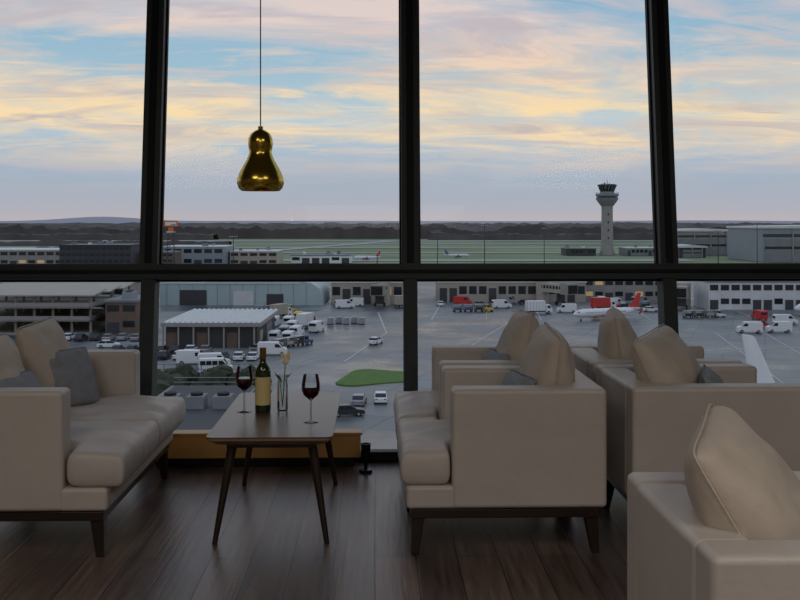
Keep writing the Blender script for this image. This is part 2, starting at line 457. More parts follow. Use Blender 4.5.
for sx in (-1, 1):
    for sy in (-1, 1):
        m.tube((sx * .165, sy * .40, .43), (sx * .235, sy * .47, 0), .022, .011, 'darkwood', 14)
m.build('legs', parent=te)

TT = .462
m = MB()
m.lathe([(.0, 0), (.034, 0), (.037, .006), (.037, .185), (.033, .205), (.018, .228), (.0145, .24), (.0145, .295), (.0, .295)], 'bottle', n=28, cap=False)
m.lathe([(.0376, .035), (.0376, .165)], 'label', n=28, cap=False)
m.lathe([(.0155, .25), (.0155, .30), (.0, .301)], 'capsule', n=20, cap=False)
m.build('wine_bottle', (-.525, 4.70, TT))
def wineglass(x, y, sc=1.0):
    e = empty('wine_glass', (x, y, TT))
    m = MB(); m.lathe([(.033 * sc, 0), (.032 * sc, .002), (.006, .006), (.0038, .015), (.0038, .095), (.012, .103), (.032, .12), (.041, .145), (.040, .17), (.033, .21)], 'glassware', n=28, cap=False)
    m.build('glass', parent=e)
    m = MB(); m.lathe([(0, .104), (.012, .106), (.030, .122), (.0385, .145), (.0385, .158), (0, .158)], 'wine', n=28, cap=False)
    m.build('red_wine', parent=e)
wineglass(-.612, 4.70); wineglass(-.285, 4.45)
ve = empty('flower_vase', (-.435, 4.72, TT))
m = MB(); m.lathe([(0, 0), (.022, 0), (.026, .01), (.026, .12), (.023, .155), (.027, .17)], 'glassware', n=24, cap=False)
m.build('vase_glass', parent=ve)
m = MB()
m.tube((0, 0, .02), (.012, 0, .21), .0025, .0025, 'leaf', 8); m.tube((0, 0, .02), (-.015, .01, .16), .002, .002, 'leaf', 8)
for a in range(6):
    an = a * math.pi / 3; ca, sa = math.cos(an), math.sin(an)
    c = Vector((.015, 0, .21)); w = Vector((-sa, ca, 0)) * .014; d = Vector((ca, sa, 0))
    P = [c, c + d * .018 + w + Vector((0, 0, .035)), c + d * .03 + Vector((0, 0, .075)), c + d * .018 - w + Vector((0, 0, .035))]
    m.add([tuple(p) for p in P], [(0, 1, 2, 3)], 'petal')
m.blob((.015, 0, .24), .016, .016, .028, 'petal', 2, .1)
for a in (0.5, 2.6, 4.2):
    d = Vector((math.cos(a), math.sin(a), 0)); w = Vector((-d.y, d.x, 0)) * .01; c = Vector((0, 0, .13))
    m.add([tuple(c), tuple(c + d * .03 + w + Vector((0, 0, .03))), tuple(c + d * .05 + Vector((0, 0, .05))), tuple(c + d * .03 - w + Vector((0, 0, .03)))], [(0, 1, 2, 3)], 'leaf')
m.build('flower', parent=ve, normals=False)

# ------------------------------------------------------------ pendant
pe = empty('pendant_lamp', (-.534, 4.68, 1.495))
m = MB()
prof = [(.088, 0.0), (.101, .012), (.109, .035), (.108, .058), (.098, .085), (.082, .115), (.066, .142), (.056, .165), (.052, .182), (.055, .200), (.058, .22), (.056, .243), (.046, .265), (.028, .280), (.012, .287), (.012, .300), (.004, .303)]
m.lathe(prof, 'brass', n=48, cap=False)
m.lathe([(.085, .0), (.098, .012), (.105, .035), (.104, .058), (.094, .085), (.076, .115), (.04, .15)], 'brass', n=48, cap=False)
m.build('shade', parent=pe, smooth=60, normals=False)
m = MB(); m.lathe([(0, .05), (.02, .055), (.028, .08), (.02, .105), (.01, .13)], 'bulb', n=20, cap=False); m.build('bulb', parent=pe)
m = MB(); m.tube((0, 0, .30), (0, 0, CH - 1.495), .0028, .0028, 'black', 8); m.lathe([(.05, CH - 1.525), (.05, CH - 1.495)], 'black', n=24); m.build('cord', parent=pe)

# ------------------------------------------------------------ unseen ceiling fill lights, added to brighten the camera-facing seating
def ceil_fill(x, y, sx, sy, w):
    e = empty('ceiling_fill', (x, y, CH))
    m = MB(); m.box(-sx / 2 - .04, sx / 2 + .04, -sy / 2 - .04, sy / 2 + .04, -.03, 0, 'white'); m.build('fill_housing', parent=e)
    L = bpy.data.lights.new('fill_area', 'AREA'); L.shape = 'RECTANGLE'; L.size = sx; L.size_y = sy; L.energy = w; L.color = (1, .94, .88)
    o = bpy.data.objects.new('fill_area', L); scene.collection.objects.link(o); o.parent = e; o.location = (0, 0, -.035)
ceil_fill(-2.2, .2, 1.6, 1.6, 38); ceil_fill(2.2, .2, 1.6, 1.6, 38); ceil_fill(0, -2.0, 2.4, 1.2, 56)

# ------------------------------------------------------------ outside: ground
m = MB(); m.add([(-9000, -200, 0), (9000, -200, 0), (9000, 12000, 0), (-9000, 12000, 0)], [(0, 1, 2, 3)], 'grass'); m.build('ground', W(0, 0, GZ - .25), -TH)
m = MB(); m.box(-330, 330, 20, 560, -.2, 0, 'apron'); m.build('apron_ground', W(0, 0), -TH)
m = MB()
for y, w, x0, x1, sl in ((640, 26, -900, 190, .0), (800, 22, -900, 190, .01), (960, 30, -1200, 1200, .015), (1120, 30, -1200, 1200, .01), (1310, 45, -1400, 1400, .0)):
    m.add([(x0, y + sl * x0, .1), (x1, y + sl * x1, .1), (x1, y + w + sl * x1, .1), (x0, y + w + sl * x0, .1)], [(0, 1, 2, 3)], 'runway')
for x in (-420, -190):
    m.add([(x, 560, .12), (x + 14, 560, .12), (x + 190, 1320, .12), (x + 170, 1320, .12)], [(0, 1, 2, 3)], 'runway')
m.build('runway_and_taxiways', W(0, 0), -TH)
m = MB(); P = []
for cx, cy, a0 in ((-1.5, 158, -90), (-1.5, 164, 0), (-5, 166, 90), (-7, 155, 180)):
    for i in range(5):
        a = R_(a0 + 22.5 * i); P.append((cx + 3 * math.cos(a), cy + 3 * math.sin(a)))
m.prism(P, 0, .18, 'lawn', 'z'); m.build('grass_island', W(0, 0), -TH)
m = MB()
def stripe(m, a, b, w, k='line', z=.06):
    a = Vector(a); b = Vector(b); d = (b - a).normalized(); n_ = Vector((-d.y, d.x)) * w / 2
    m.add([(p.x, p.y, z) for p in (a + n_, a - n_, b - n_, b + n_)], [(0, 1, 2, 3)], k)
stripe(m, (-10, 178), (-3, 225), .3); stripe(m, (-3, 225), (-6, 275), .3); stripe(m, (-22, 212), (10, 224), .25)
stripe(m, (6, 170), (30, 260), .3); stripe(m, (30, 260), (80, 285), .3); stripe(m, (18, 150), (60, 200), .3, 'yline')
for i in range(7): stripe(m, (8 + i * 14, 255), (12 + i * 14, 300), .25, 'yline' if i % 2 else 'line')
for i in range(5): stripe(m, (48 + i * 11, 150 + i * 3), (60 + i * 11, 225), .25)
stripe(m, (40, 190), (110, 205), .3); stripe(m, (40, 236), (130, 246), .3); stripe(m, (-20, 240), (60, 246), .25)
for i in range(8): stripe(m, (-42 + i * 4, 178), (-40 + i * 4, 186), .18)
m.build('apron_markings', W(0, 0), -TH)

def forest(name, y0, y1, x0, x1, h, dx, rows, k='forest'):
    m = MB(); n = int((x1 - x0) / dx); ys = [y0, y0 + 4] + [y0 + (y1 - y0) * ((i + 1) / rows) ** 1.5 for i in range(rows)]
    vs = []
    for r, y in enumerate(ys):
        for i in range(n + 1):
            x = x0 + i * dx
            hh = 0 if r == 0 or r == len(ys) - 1 else h * (.75 + .45 * noise.noise(Vector((x * .013, y * .01, 1))) + .35 * noise.noise(Vector((x * .09, y * .05, 5))) + .12 * random.random())
            vs.append((x + random.uniform(-.3, .3) * dx, y, hh))
    fs = [[r * (n + 1) + i, r * (n + 1) + i + 1, (r + 1) * (n + 1) + i + 1, (r + 1) * (n + 1) + i] for r in range(len(ys) - 1) for i in range(n)]
    m.add(vs, fs, k); m.build(name, W(0, 0), -TH, smooth=0)
forest('tree_line', 1500, 4200, -2000, 2000, 20, 7, 14)
forest('hedgerow', 1395, 1440, -800, -260, 10, 6, 3)
forest('hedgerow', 700, 722, -420, -225, 7, 4, 3)
forest('hedgerow', 1050, 1075, -600, -180, 6, 4, 3)
forest('hedgerow', 1395, 1430, 40, 500, 10, 6, 3)
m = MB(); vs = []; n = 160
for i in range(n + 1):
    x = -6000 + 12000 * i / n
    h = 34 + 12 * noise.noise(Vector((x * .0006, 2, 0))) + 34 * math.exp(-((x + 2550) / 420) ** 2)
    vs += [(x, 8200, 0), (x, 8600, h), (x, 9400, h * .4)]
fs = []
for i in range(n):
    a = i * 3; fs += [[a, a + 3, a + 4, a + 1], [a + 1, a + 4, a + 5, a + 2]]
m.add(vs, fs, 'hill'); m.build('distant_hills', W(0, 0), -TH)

# ------------------------------------------------------------ buildings
def building(name, x0, x1, y0, y1, h, wall, roof, floors=1, lit=0, units=3, step=3.0):
    m = MB(); m.box(x0, x1, y0, y1, 0, h, wall)
    m.box(x0 - .3, x1 + .3, y0 - .3, y1 + .3, h, h + .5, roof)
    m.box(x0 + .6, x1 - .6, y0 + .6, y1 - .6, h + .5, h + .55, 'roofg' if roof != 'roofw' else 'roofw')
    fh = h / floors
    for k in range(floors):
        n = max(1, int((x1 - x0) / step))
        for i in range(n):
            a = x0 + (i + .12) * (x1 - x0) / n; b = x0 + (i + .88) * (x1 - x0) / n
            if k == 0 and random.random() < .35:
                m.box(a, b, y0 - .12, y0, 0, fh * .72, 'greydk')
            else:
                m.box(a, b, y0 - .1, y0, k * fh + fh * .42, k * fh + fh * .82, 'lamp' if random.random() < lit else 'dglass')
    for i in range(units):
        ux = random.uniform(x0 + 1, max(x0 + 1.1, x1 - 4)); uy = random.uniform(y0 + 2, max(y0 + 2.1, y1 - 5)); s_ = random.uniform(1.4, 3)
        m.box(ux, ux + s_, uy, uy + s_, h + .5, h + .5 + s_ * .6, random.choice(['greyclad', 'white', 'roofg']))
        m.tube((ux + s_ / 2, uy + s_ / 2, h + .5 + s_ * .6), (ux + s_ / 2, uy + s_ / 2, h + .8 + s_ * .6), s_ * .3, s_ * .3, 'greydk', 10)
    return m.build(name, W(0, 0), -TH)

building('terminal_building', 12, 58, 312, 338, 6.1, 'beige', 'roofw', 1, .06, 8)
building('terminal_building', 58.5, 84, 318, 338, 7.0, 'concrete', 'roofg', 2, .04, 4)
building('terminal_building', -21, 4, 305, 330, 6.4, 'beige', 'roofw', 1, .06, 5)
building('terminal_pier', 88, 140, 285, 300, 7.8, 'roofw', 'roofg', 2, .03, 6)
building('low_office', -66, -59, 224, 240, 7, 'brick', 'roofg', 2, .03, 2)
building('airport_offices', -172, -136, 505, 530, 13, 'greydk', 'greydk', 4, .01, 4)
building('airport_offices', -136, -118, 520, 540, 9, 'brick', 'roofg', 3, .0, 2)
building('cargo_building', -132, -98, 555, 590, 11, 'greyclad', 'roofw', 2, .0, 3, 5)
building('cargo_building', -97, -70, 570, 600, 8, 'beige', 'roofw', 2, .03, 3, 5)
building('cargo_building', -66, -30, 605, 630, 4.5, 'white', 'roofg', 1, .0, 3, 6)
building('cargo_building', -250, -178, 560, 600, 9, 'concrete', 'roofw', 2, .03, 3, 5)
building('tower_base_building', 124, 146, 745, 770, 5, 'greydk', 'roofg', 1, .05, 2)
building('tower_base_building', 168, 196, 740, 768, 5.5, 'roofg', 'roofw', 1, .05, 2)
building('low_terminal_block', -112, -74, 268, 290, 8, 'concrete', 'roofg', 2, .02, 6)

m = MB()
for k in range(3):
    z = k * 2.9; m.box(-100, -69, 222, 258, z, z + .35, 'concrete')
    if k: m.box(-100, -69, 221.8, 222, z + .3, z + 1.2, 'concrete'); m.box(-69, -68.8, 222, 258, z + .3, z + 1.2, 'concrete')
for i in range(8):
    for j in (224, 240, 256): m.box(-99 + i * 4.2, -98.5 + i * 4.2, j, j + .5, 0, 8.6, 'concrete')
m.box(-99, -70, 250, 251, 0, 5.8, 'greydk')
for i, y in enumerate((222, 234, 246)):
    m.prism([(y, 8.5), (y, 8.8), (y + 10, 9.6), (y + 10, 9.3)], -101, -68, 'beige', 'x')
m.prism([(222, 5.8), (240, 2.9), (240, 3.2), (222, 6.1)], -68.6, -66.4, 'concrete', 'x')
m.build('parking_garage', W(0, 0), -TH)

m = MB()
poly = [(-72, 0)] + [(-72, 6.6)] + [(-72 + t * 42 , 6.6 + .7 * math.sin(math.pi * t * .5)) for t in (.25, .5, .75, 1)] + [(-26.5, 6.6), (-24.2, 5.0), (-23.2, 3.0), (-23, 0)]
m.prism(poly, 300, 330, 'cyan')
for i in range(12):
    m.box(-70 + i * 3.8, -69.9 + i * 3.8, 299.88, 300, 0, 6.5, 'greyclad')
m.box(-66, -58, 299.8, 300, 0, 4.6, 'greydk'); m.box(-50, -44, 299.8, 300, 0, 4.2, 'roofw'); m.box(-40, -35, 299.8, 300, 0, 3.4, 'greydk')
m.box(-72.3, -30, 299.7, 300, 6.5, 6.9, 'roofw')
m.build('barrel_roof_hangar', W(0, 0), -TH)

m = MB()
m.box(-46.6, -28.4, 199, 227, 0, 4.4, 'greydk')
for i in range(18):
    x = -47.2 + i * 1.08; m.prism([(x, 5.0), (x + .54, 5.35), (x + 1.08, 5.0), (x + 1.08, 4.8), (x, 4.8)], 197.6, 228, 'roofw')
m.box(-47.3, -27.7, 197.4, 197.7, 4.3, 5.05, 'concrete'); m.box(-27.8, -27.5, 197.5, 228, 4.3, 5.05, 'concrete')
for i in range(7): m.box(-47 + i * 3, -46.7 + i * 3, 197.7, 198, 0, 4.4, 'concrete')
for i in range(0, 6, 2): m.box(-46.4 + i * 3, -44.4 + i * 3, 198.85, 199, 0, 3.0, 'brick')
m.box(-28.4, -28.2, 202, 206, .8, 3, 'beige'); m.box(-28.4, -28.2, 212, 220, 0, 3.6, 'roofg')
m.build('equipment_shed', W(0, 0), -TH)

def hangar(x0, x1, y0, y1, h, n, wall='greyclad'):
    m = MB(); m.box(x0, x1, y0, y1, 0, h - 2, wall)
    m.prism([(x0 - 1, h - 2), (x0 - 1, h - .8), ((x0 + x1) / 2, h), (x1 + 1, h - .8), (x1 + 1, h - 2)], y0 - 1, y1, 'roofw')
    for i in range(n):
        a = x0 + 2 + i * (x1 - x0 - 4) / n; b = a + (x1 - x0 - 4) / n - 1.2
        m.box(a, b, y0 - .4, y0, 0, h * .62, 'roofg'); m.box(a, b, y0 - .5, y0 - .4, h * .35, h * .42, 'dglass')
        m.box(b + .2, b + 1, y0 - .8, y0, 0, h - 2, 'concrete')
    m.box(x0 + 1, x1 - 1, y0 - .3, y0, h * .68, h * .76, 'greydk')
    return m.build('aircraft_hangar', W(0, 0), -TH)
hangar(226, 320, 625, 690, 23, 5)
hangar(206, 258, 745, 795, 20, 4, 'concrete')
hangar(196, 214, 700, 730, 9, 2, 'greydk')

m = MB()
m.lathe([(6.4, 0), (4.8, 4), (4.4, 10), (4.2, 34), (4.5, 38)], 'concrete', n=32)
m.lathe([(4.5, 37), (6.5, 39.5), (8.2, 42), (8.4, 43.2)], 'roofg', n=32)
m.lathe([(8.0, 43.2), (8.0, 44.6)], 'dglass', n=32)
m.lathe([(8.5, 44.6), (8.7, 45.6), (8.5, 46.4), (5.4, 46.6)], 'roofg', n=32)
m.lathe([(5.4, 46.4), (5.4, 47.6), (5.0, 48)], 'greyclad', n=32)
m.lathe([(5.2, 48), (6.9, 52.3)], 'dglass', n=16)
m.lathe([(7.3, 52.3), (7.3, 53.1), (5.6, 53.7), (2, 54)], 'greydk', n=24)
for i in range(16):
    a = i * math.pi / 8; m.tube((5.25 * math.cos(a), 5.25 * math.sin(a), 48), (6.95 * math.cos(a), 6.95 * math.sin(a), 52.3), .12, .12, 'roofg', 6)
for i in range(24):
    a = i * math.pi / 12; m.tube((8.3 * math.cos(a), 8.3 * math.sin(a), 46.4), (8.3 * math.cos(a), 8.3 * math.sin(a), 47.6), .08, .08, 'greydk', 5)
m.tube((0, 0, 54), (0, 0, 57.5), .25, .12, 'greydk', 8); m.tube((2, 0, 54), (2, 0, 56), .15, .1, 'white', 6); m.blob((-2, 0, 54.7), .9, .9, .9, 'white', 2, 0)
m.box(-1.2, 1.2, -4.6, -4.1, 0, 3, 'greydk')
for z in (12, 18, 24, 30): m.box(-.5, .5, -4.45, -4.2, z, z + 1.6, 'dglass')
m.build('control_tower', W(157, 758), -TH, smooth=30)

m = MB()
for a in (-1, 1):
    for b in (-1, 1): m.tube((a * 2, b * 2, 0), (a * 1.2, b * 1.2, 20), .2, .15, 'greydk', 6)
for k in range(5):
    z = k * 4; w = 2 - .16 * k
    for a, b, c, d in ((-w, -w, w, -w), (-w, w, w, w), (-w, -w, -w, w), (w, -w, w, w)):
        m.tube((a, b, z), (c * .92, d * .92, z + 4), .09, .09, 'greydk', 5)
m.box(-2, 2, -2, 2, 20, 20.4, 'white'); m.box(-1.2, 1.2, -1.2, 1.2, 20.4, 22.4, 'orange')
m.prism([(-3.6, 22.8), (-3.2, 25.6), (3.2, 25.6), (3.6, 22.8)], -.4, .3, 'orange'); m.box(-2.6, 2.6, -.5, -.4, 23.4, 25, 'white')
m.tube((0, 0, 22.4), (0, 0, 23), .3, .3, 'greydk', 8)
m.build('radar_tower', W(-110, 480), -TH + .2)

for x, y, h in ((33, 390, 24), (-8, 350, 14), (105, 330, 22), (-60, 360, 20), (18, 480, 21), (75, 520, 22), (-95, 420, 24), (150, 420, 24)):
    m = MB(); m.tube((0, 0, 0), (0, 0, h), .24, .12, 'greydk', 8); m.box(-1.4, 1.4, -.15, .15, h - .1, h + .1, 'greydk')
    for i in range(4): m.box(-1.4 + i * .8, -1 + i * .8, -.5, 0, h - .35, h - .1, 'roofw')
    m.build('light_mast', W(x, y), -TH)

# ------------------------------------------------------------ vehicles
def wheels(m, xs, y, r=.34):
    for x in xs:
        for s in (-1, 1): m.tube((x, s * (y - .22), r), (x, s * y, r), r, r, 'tyre', 14); m.tube((x, s * y, r), (x, s * (y + .01), r), r * .55, r * .55, 'silver', 10)
def car(x, y, rot, c):
    m = MB(); m.prism([(-2.15, .3), (-2.15, .78), (-1.95, .95), (1.0, .98), (2.0, .85), (2.2, .6), (2.18, .3)], -.86, .86, c)
    m.prism([(-1.95, .94), (-1.35, 1.4), (.3, 1.44), (1.15, .96)], -.74, .74, 'dglass')
    m.prism([(-1.3, 1.38), (-1.2, 1.46), (.2, 1.48), (.35, 1.4)], -.72, .72, c)
    m.box(-.45, -.37, -.76, .76, .95, 1.44, c)
    m.box(2.15, 2.21, -.75, -.45, .6, .75, 'roofw'); m.box(2.15, 2.21, .45, .75, .6, .75, 'roofw'); m.box(-2.17, -2.14, -.75, -.45, .65, .8, 'red'); m.box(-2.17, -2.14, .45, .75, .65, .8, 'red')
    wheels(m, (-1.35, 1.35), .88); return m.build('car', W(x, y), rot - TH, bevel=.05)
def van(x, y, rot, c='white', nm='delivery_van', win_row=False):
    m = MB(); m.prism([(-2.7, .35), (-2.75, 2.2), (-2.55, 2.45), (1.2, 2.45), (1.95, 1.5), (2.7, 1.2), (2.8, .7), (2.75, .35)], -.98, .98, c)
    m.prism([(1.28, 2.32), (1.98, 1.46), (2.0, 1.5), (1.32, 2.38)], -.86, .86, 'dglass')
    for s in (-1, 1):
        a, b = sorted((s * .98, s * 1.0)); m.prism([(.5, 1.5), (.5, 2.15), (1.15, 2.15), (1.7, 1.5)], a, b, 'dglass')
        if win_row:
            for i in range(3): m.box(-2.5 + i * .98, -1.62 + i * .98, a, b, 1.45, 2.15, 'dglass')
    m.box(-2.78, -2.7, -.8, .8, 1.5, 2.1, 'dglass'); m.box(2.74, 2.82, -.9, -.6, .8, 1.0, 'roofw'); m.box(2.74, 2.82, .6, .9, .8, 1.0, 'roofw')
    wheels(m, (-1.8, 1.8), 1.0, .36); return m.build(nm, W(x, y), rot - TH, bevel=.06)
def truck(x, y, rot, c='white', cc='white'):
    m = MB(); m.box(-3.8, 1.3, -1.2, 1.2, .95, 3.6, c); m.box(-3.8, 3.2, -.5, .5, .6, .95, 'greydk')
    m.prism([(1.5, .5), (1.5, 2.6), (2.6, 2.6), (3.2, 1.7), (3.3, .5)], -1.1, 1.1, cc)
    m.prism([(2.62, 2.52), (3.19, 1.68), (3.24, 1.7), (2.68, 2.55)], -.95, .95, 'dglass')
    for s in (-1, 1):
        a, b = sorted((s * 1.1, s * 1.12)); m.prism([(1.9, 1.65), (1.9, 2.35), (2.5, 2.35), (2.95, 1.65)], a, b, 'dglass')
    for i in range(6): m.box(-3.7 + i * .85, -3.64 + i * .85, -1.23, 1.23, 1.0, 3.55, 'roofg')
    wheels(m, (-2.9, -1.9, 2.3), 1.15, .45); return m.build('box_truck', W(x, y), rot - TH, bevel=.04)
def cart(x, y, rot, c='blue'):
    m = MB()
    m.prism([(-1.4, .4), (-1.4, 1.1), (-.3, 1.15), (.2, .9), (1.2, .85), (1.3, .4)], -.6, .6, c); m.box(-.5, -.3, -.5, .5, 1.1, 1.6, 'tyre')
    m.box(-1.3, -.2, -.6, .6, 1.9, 1.96, c)
    for a in (-1.25, -.25):
        for b in (-.55, .55): m.tube((a, b, 1.1), (a, b, 1.9), .04, .04, 'tyre', 6)
    wheels(m, (-.9, .8), .62, .28)
    for k in range(3):
        o = -2.6 - k * 3.1 - .4
        m.box(o - 1.3, o + 1.3, -.75, .75, .5, .62, 'greydk'); m.box(o - 1.3, o + 1.3, -.75, .75, 1.9, 1.98, 'silver')
        for a in (-1.25, 1.25):
            m.box(o + a - .04, o + a + .04, -.75, .75, .6, 1.9, 'silver')
        m.box(o - 1.1, o + .9, -.6, .6, .62, 1.3, random.choice(['darkcar', 'beige', 'blue'])); m.tube((o + 1.3, 0, .5), (o + 1.75, 0, .5), .05, .05, 'greydk', 6)
        for a in (-.9, .9):
            for s in (-1, 1): m.tube((o + a, s * .55, .22), (o + a, s * .72, .22), .22, .22, 'tyre', 10)
    return m.build('baggage_train', W(x, y), rot - TH)

van(-30.5, 165.5, .15, nm='minibus', win_row=True); van(-32, 172, .2, 'white'); van(-36.5, 176, .1, 'white')
car(-58, 199, .1, 'white'); car(-5, 205, 1.2, 'white')
truck(38, 272, 0.1); van(46, 276, 3.0); van(29.5, 290, .2); van(79, 226, 3.0); van(86, 227, 3.1, 'white')
truck(-31, 262, 1.1, 'beige'); truck(-22, 236, 1.3, 'white', 'red'); van(-22.5, 218, 1.4, 'white'); van(-25, 218, 1.5, 'silver'); van(-25.5, 252, 1.5, 'yellow'); cart(-19, 205, 1.0)
van(-30, 240, 1.5); van(-26.5, 240, 1.45, 'white'); van(-33, 240, 1.5, 'silver'); van(-24.5, 229, 1.5, 'white'); van(-19, 228, 1.3, 'white')
van(-26, 208, 1.55, 'white'); van(-23, 207, 1.5, 'white'); car(-27, 193, .2, 'silver'); van(-24, 188, .1, 'white')
cart(-30, 278, .3, 'yellow'); van(-16, 290, .2, 'white'); van(-13.5, 297, 3.1); truck(2, 292, .1, 'beige', 'white')
car(-5.6, 137, 1.5, 'silver'); car(-2.7, 139, 1.6, 'white'); car(-6.8, 129, .2, 'darkcar')
for i in range(8):
    car(-46 + i * 2.8 + random.uniform(-.3, .3), 183.5 - i * .3, 1.57 + random.uniform(-.05, .05), random.choice(['darkcar', 'silver', 'white', 'darkcar', 'darkcar', 'red']))
for i in range(7):
    car(-54 + i * 2.8, 191.5, 1.57, random.choice(['darkcar', 'silver', 'white', 'darkcar']))
for i in range(9):
    car(-76 + i * 2.9, 212 - (i % 2), 1.57 + random.uniform(-.05, .05), random.choice(['darkcar', 'silver', 'white', 'darkcar']))
for i, (x, y) in enumerate([(12, 298), (19, 303), (24, 297), (61, 304), (38, 303), (64, 297), (67, 306), (73, 303), (70, 279), (92, 256), (86, 238), (94, 244), (112, 240), (33, 305), (-18, 300)]):
    [car, van][i % 2](x, y, random.uniform(-.3, .3) + (0 if i % 3 else 1.5), random.choice(['white', 'silver', 'darkcar', 'red', 'silver', 'white', 'white']))
cart(84, 262, .2, 'white'); cart(25, 280, .2, 'yellow'); cart(62, 290, 3.2, 'red'); truck(58, 284, .3, 'red', 'white')
for i in range(5):
    m = MB(); m.prism([(-.8, .2), (-.8, 1.2), (-.4, 1.7), (.8, 1.7), (.8, .2)], -.75, .75, random.choice(['silver', 'white'])); m.box(-.8, .8, -.8, .8, .08, .2, 'greydk'); m.box(.1, .7, -.77, -.75, .3, 1.5, 'greyclad')
    m.build('cargo_container', W(-17 + i * 1.9, 244 + (i % 2) * 2), -TH + .1, bevel=.04)

def airliner(x, y, rot, sc, tail, belly='white'):
    m = MB(); n = 28
    P = [(18.6, .08, 3.0), (18.3, .5, 3.02), (17.4, 1.05, 3.15), (15.8, 1.6, 3.3), (13.5, 1.92, 3.4), (10, 1.95, 3.4), (-6, 1.95, 3.4), (-10, 1.75, 3.58), (-14, 1.2, 4.0), (-17.5, .55, 4.5), (-18.6, .2, 4.65)]
    m.loft([[(a, r * math.cos(t * 2 * math.pi / n), z + r * math.sin(t * 2 * math.pi / n)) for t in range(n)] for a, r, z in P], 'white')
    for s in (-1, 1):
        def wing(pts, k):
            R = []
            for xf, xb, yy, zz, th in pts:
                R.append([(xf, s * yy, zz), ((xf * 2 + xb) / 3, s * yy, zz + th), (xb, s * yy, zz + .02), ((xf * 2 + xb) / 3, s * yy, zz - th * .6)])
            m.loft(R, k)
        wing([(4.5, -2.6, 1.2, 2.5, .4), (1.2, -2.8, 5.5, 2.8, .3), (-4.6, -6.0, 16.5, 3.9, .1)], 'silver')
        wing([(-4.6, -6.0, 16.5, 3.9, .1), (-5.6, -6.4, 17.0, 5.6, .05)], tail)
        wing([(-13.6, -16.8, .6, 4.7, .2), (-16.8, -18.4, 6.2, 5.2, .08)], 'white')
        R = []
        for ex, er in ((4.2, .95), (3.6, 1.08), (1.5, 1.05), (.2, .6)):
            R.append([(ex, s * 5.6 + er * math.cos(t * math.pi / 8), 1.6 + er * math.sin(t * math.pi / 8)) for t in range(16)])
        m.loft(R, tail); m.tube((4.22, s * 5.6, 1.6), (4.24, s * 5.6, 1.6), .82, .82, 'tyre', 16); m.box(1, 3.4, s * 5.6 - .12, s * 5.6 + .12, 2.4, 2.95, 'white')
        for i in range(34):
            xx = 12.6 - i * .66; m.box(xx, xx + .26, min(s * 1.88, s * 1.945), max(s * 1.88, s * 1.945), 3.6, 3.95, 'dglass')
        m.prism([(15.6, 3.75), (16.3, 3.72), (16.6, 4.1), (15.9, 4.35)], min(s * 1.1, s * 1.38), max(s * 1.1, s * 1.38), 'dglass')
        m.tube((-1.5, s * 2.6, 2.4), (-1.5, s * 2.6, .5), .14, .12, 'silver', 8)
        for o in (-.35, .25): m.tube((-1.5, s * 2.6 + o, .55), (-1.5, s * 2.6 + o + .3, .55), .55, .55, 'tyre', 16)
    m.prism([(16.5, 3.85), (17.35, 3.75), (16.75, 4.3), (16.1, 4.5)], -.95, .95, 'dglass')
    m.tube((14.4, 0, 2), (14.4, 0, .4), .1, .1, 'silver', 8); m.tube((14.4, -.28, .4), (14.4, .28, .4), .4, .4, 'tyre', 14)
    R = []
    for zz, xf, xb, th in ((4.9, -11.2, -17.6, .28), (6.2, -13.2, -17.9, .24), (11.6, -17.0, -19.3, .1), (11.8, -17.6, -19.3, .03)):
        R.append([(xf, 0, zz), ((2 * xf + xb) / 3, th, zz), (xb, 0, zz), ((2 * xf + xb) / 3, -th, zz)])
    m.loft(R, tail)
    ob = m.build('airliner', W(x, y), rot - TH, smooth=35); ob.scale = (sc, sc, sc); return ob
airliner(53, 256, R_(205), .56, 'red')
airliner(117, 264, R_(195), .8, 'blue')
airliner(47, 100, R_(-70), 1.0, 'white')
for x, y, r, c in ((-88, 650, 170, 'blue'), (-54, 655, 15, 'white'), (-22, 660, 165, 'red'), (40, 700, 20, 'blue'), (-150, 660, 10, 'orange')):
    airliner(x, y, R_(r), .5, c)

for x, y, r, L_ in ((-5, 302, R_(-100), 8), (44, 309, R_(-60), 12), (84, 296, R_(-110), 12)):
    m = MB(); m.box(0, L_, -1.4, 1.4, 3.6, 6.3, 'beige'); m.box(L_ - 1, L_ + 2.4, -2, 2, 3.4, 6.6, 'concrete'); m.box(L_ + 2.4, L_ + 2.6, -1.7, 1.7, 3.7, 6.2, 'tyre')
    m.tube((0, 0, 0), (0, 0, 7), 2, 2, 'beige', 16); m.box(L_ * .7, L_ * .7 + .5, -1.3, 1.3, .7, 3.6, 'greydk')
    for s in (-1, 1): m.tube((L_ * .7 + .2, s * 1.2, .6), (L_ * .7 + .2, s * 1.6, .6), .6, .6, 'tyre', 12)
    for i in range(int(L_ / 1.6)): m.box(.8 + i * 1.5, 1.7 + i * 1.5, -1.45, 1.45, 4.8, 5.7, 'dglass')
    m.build('jet_bridge', W(x, y), r - TH)

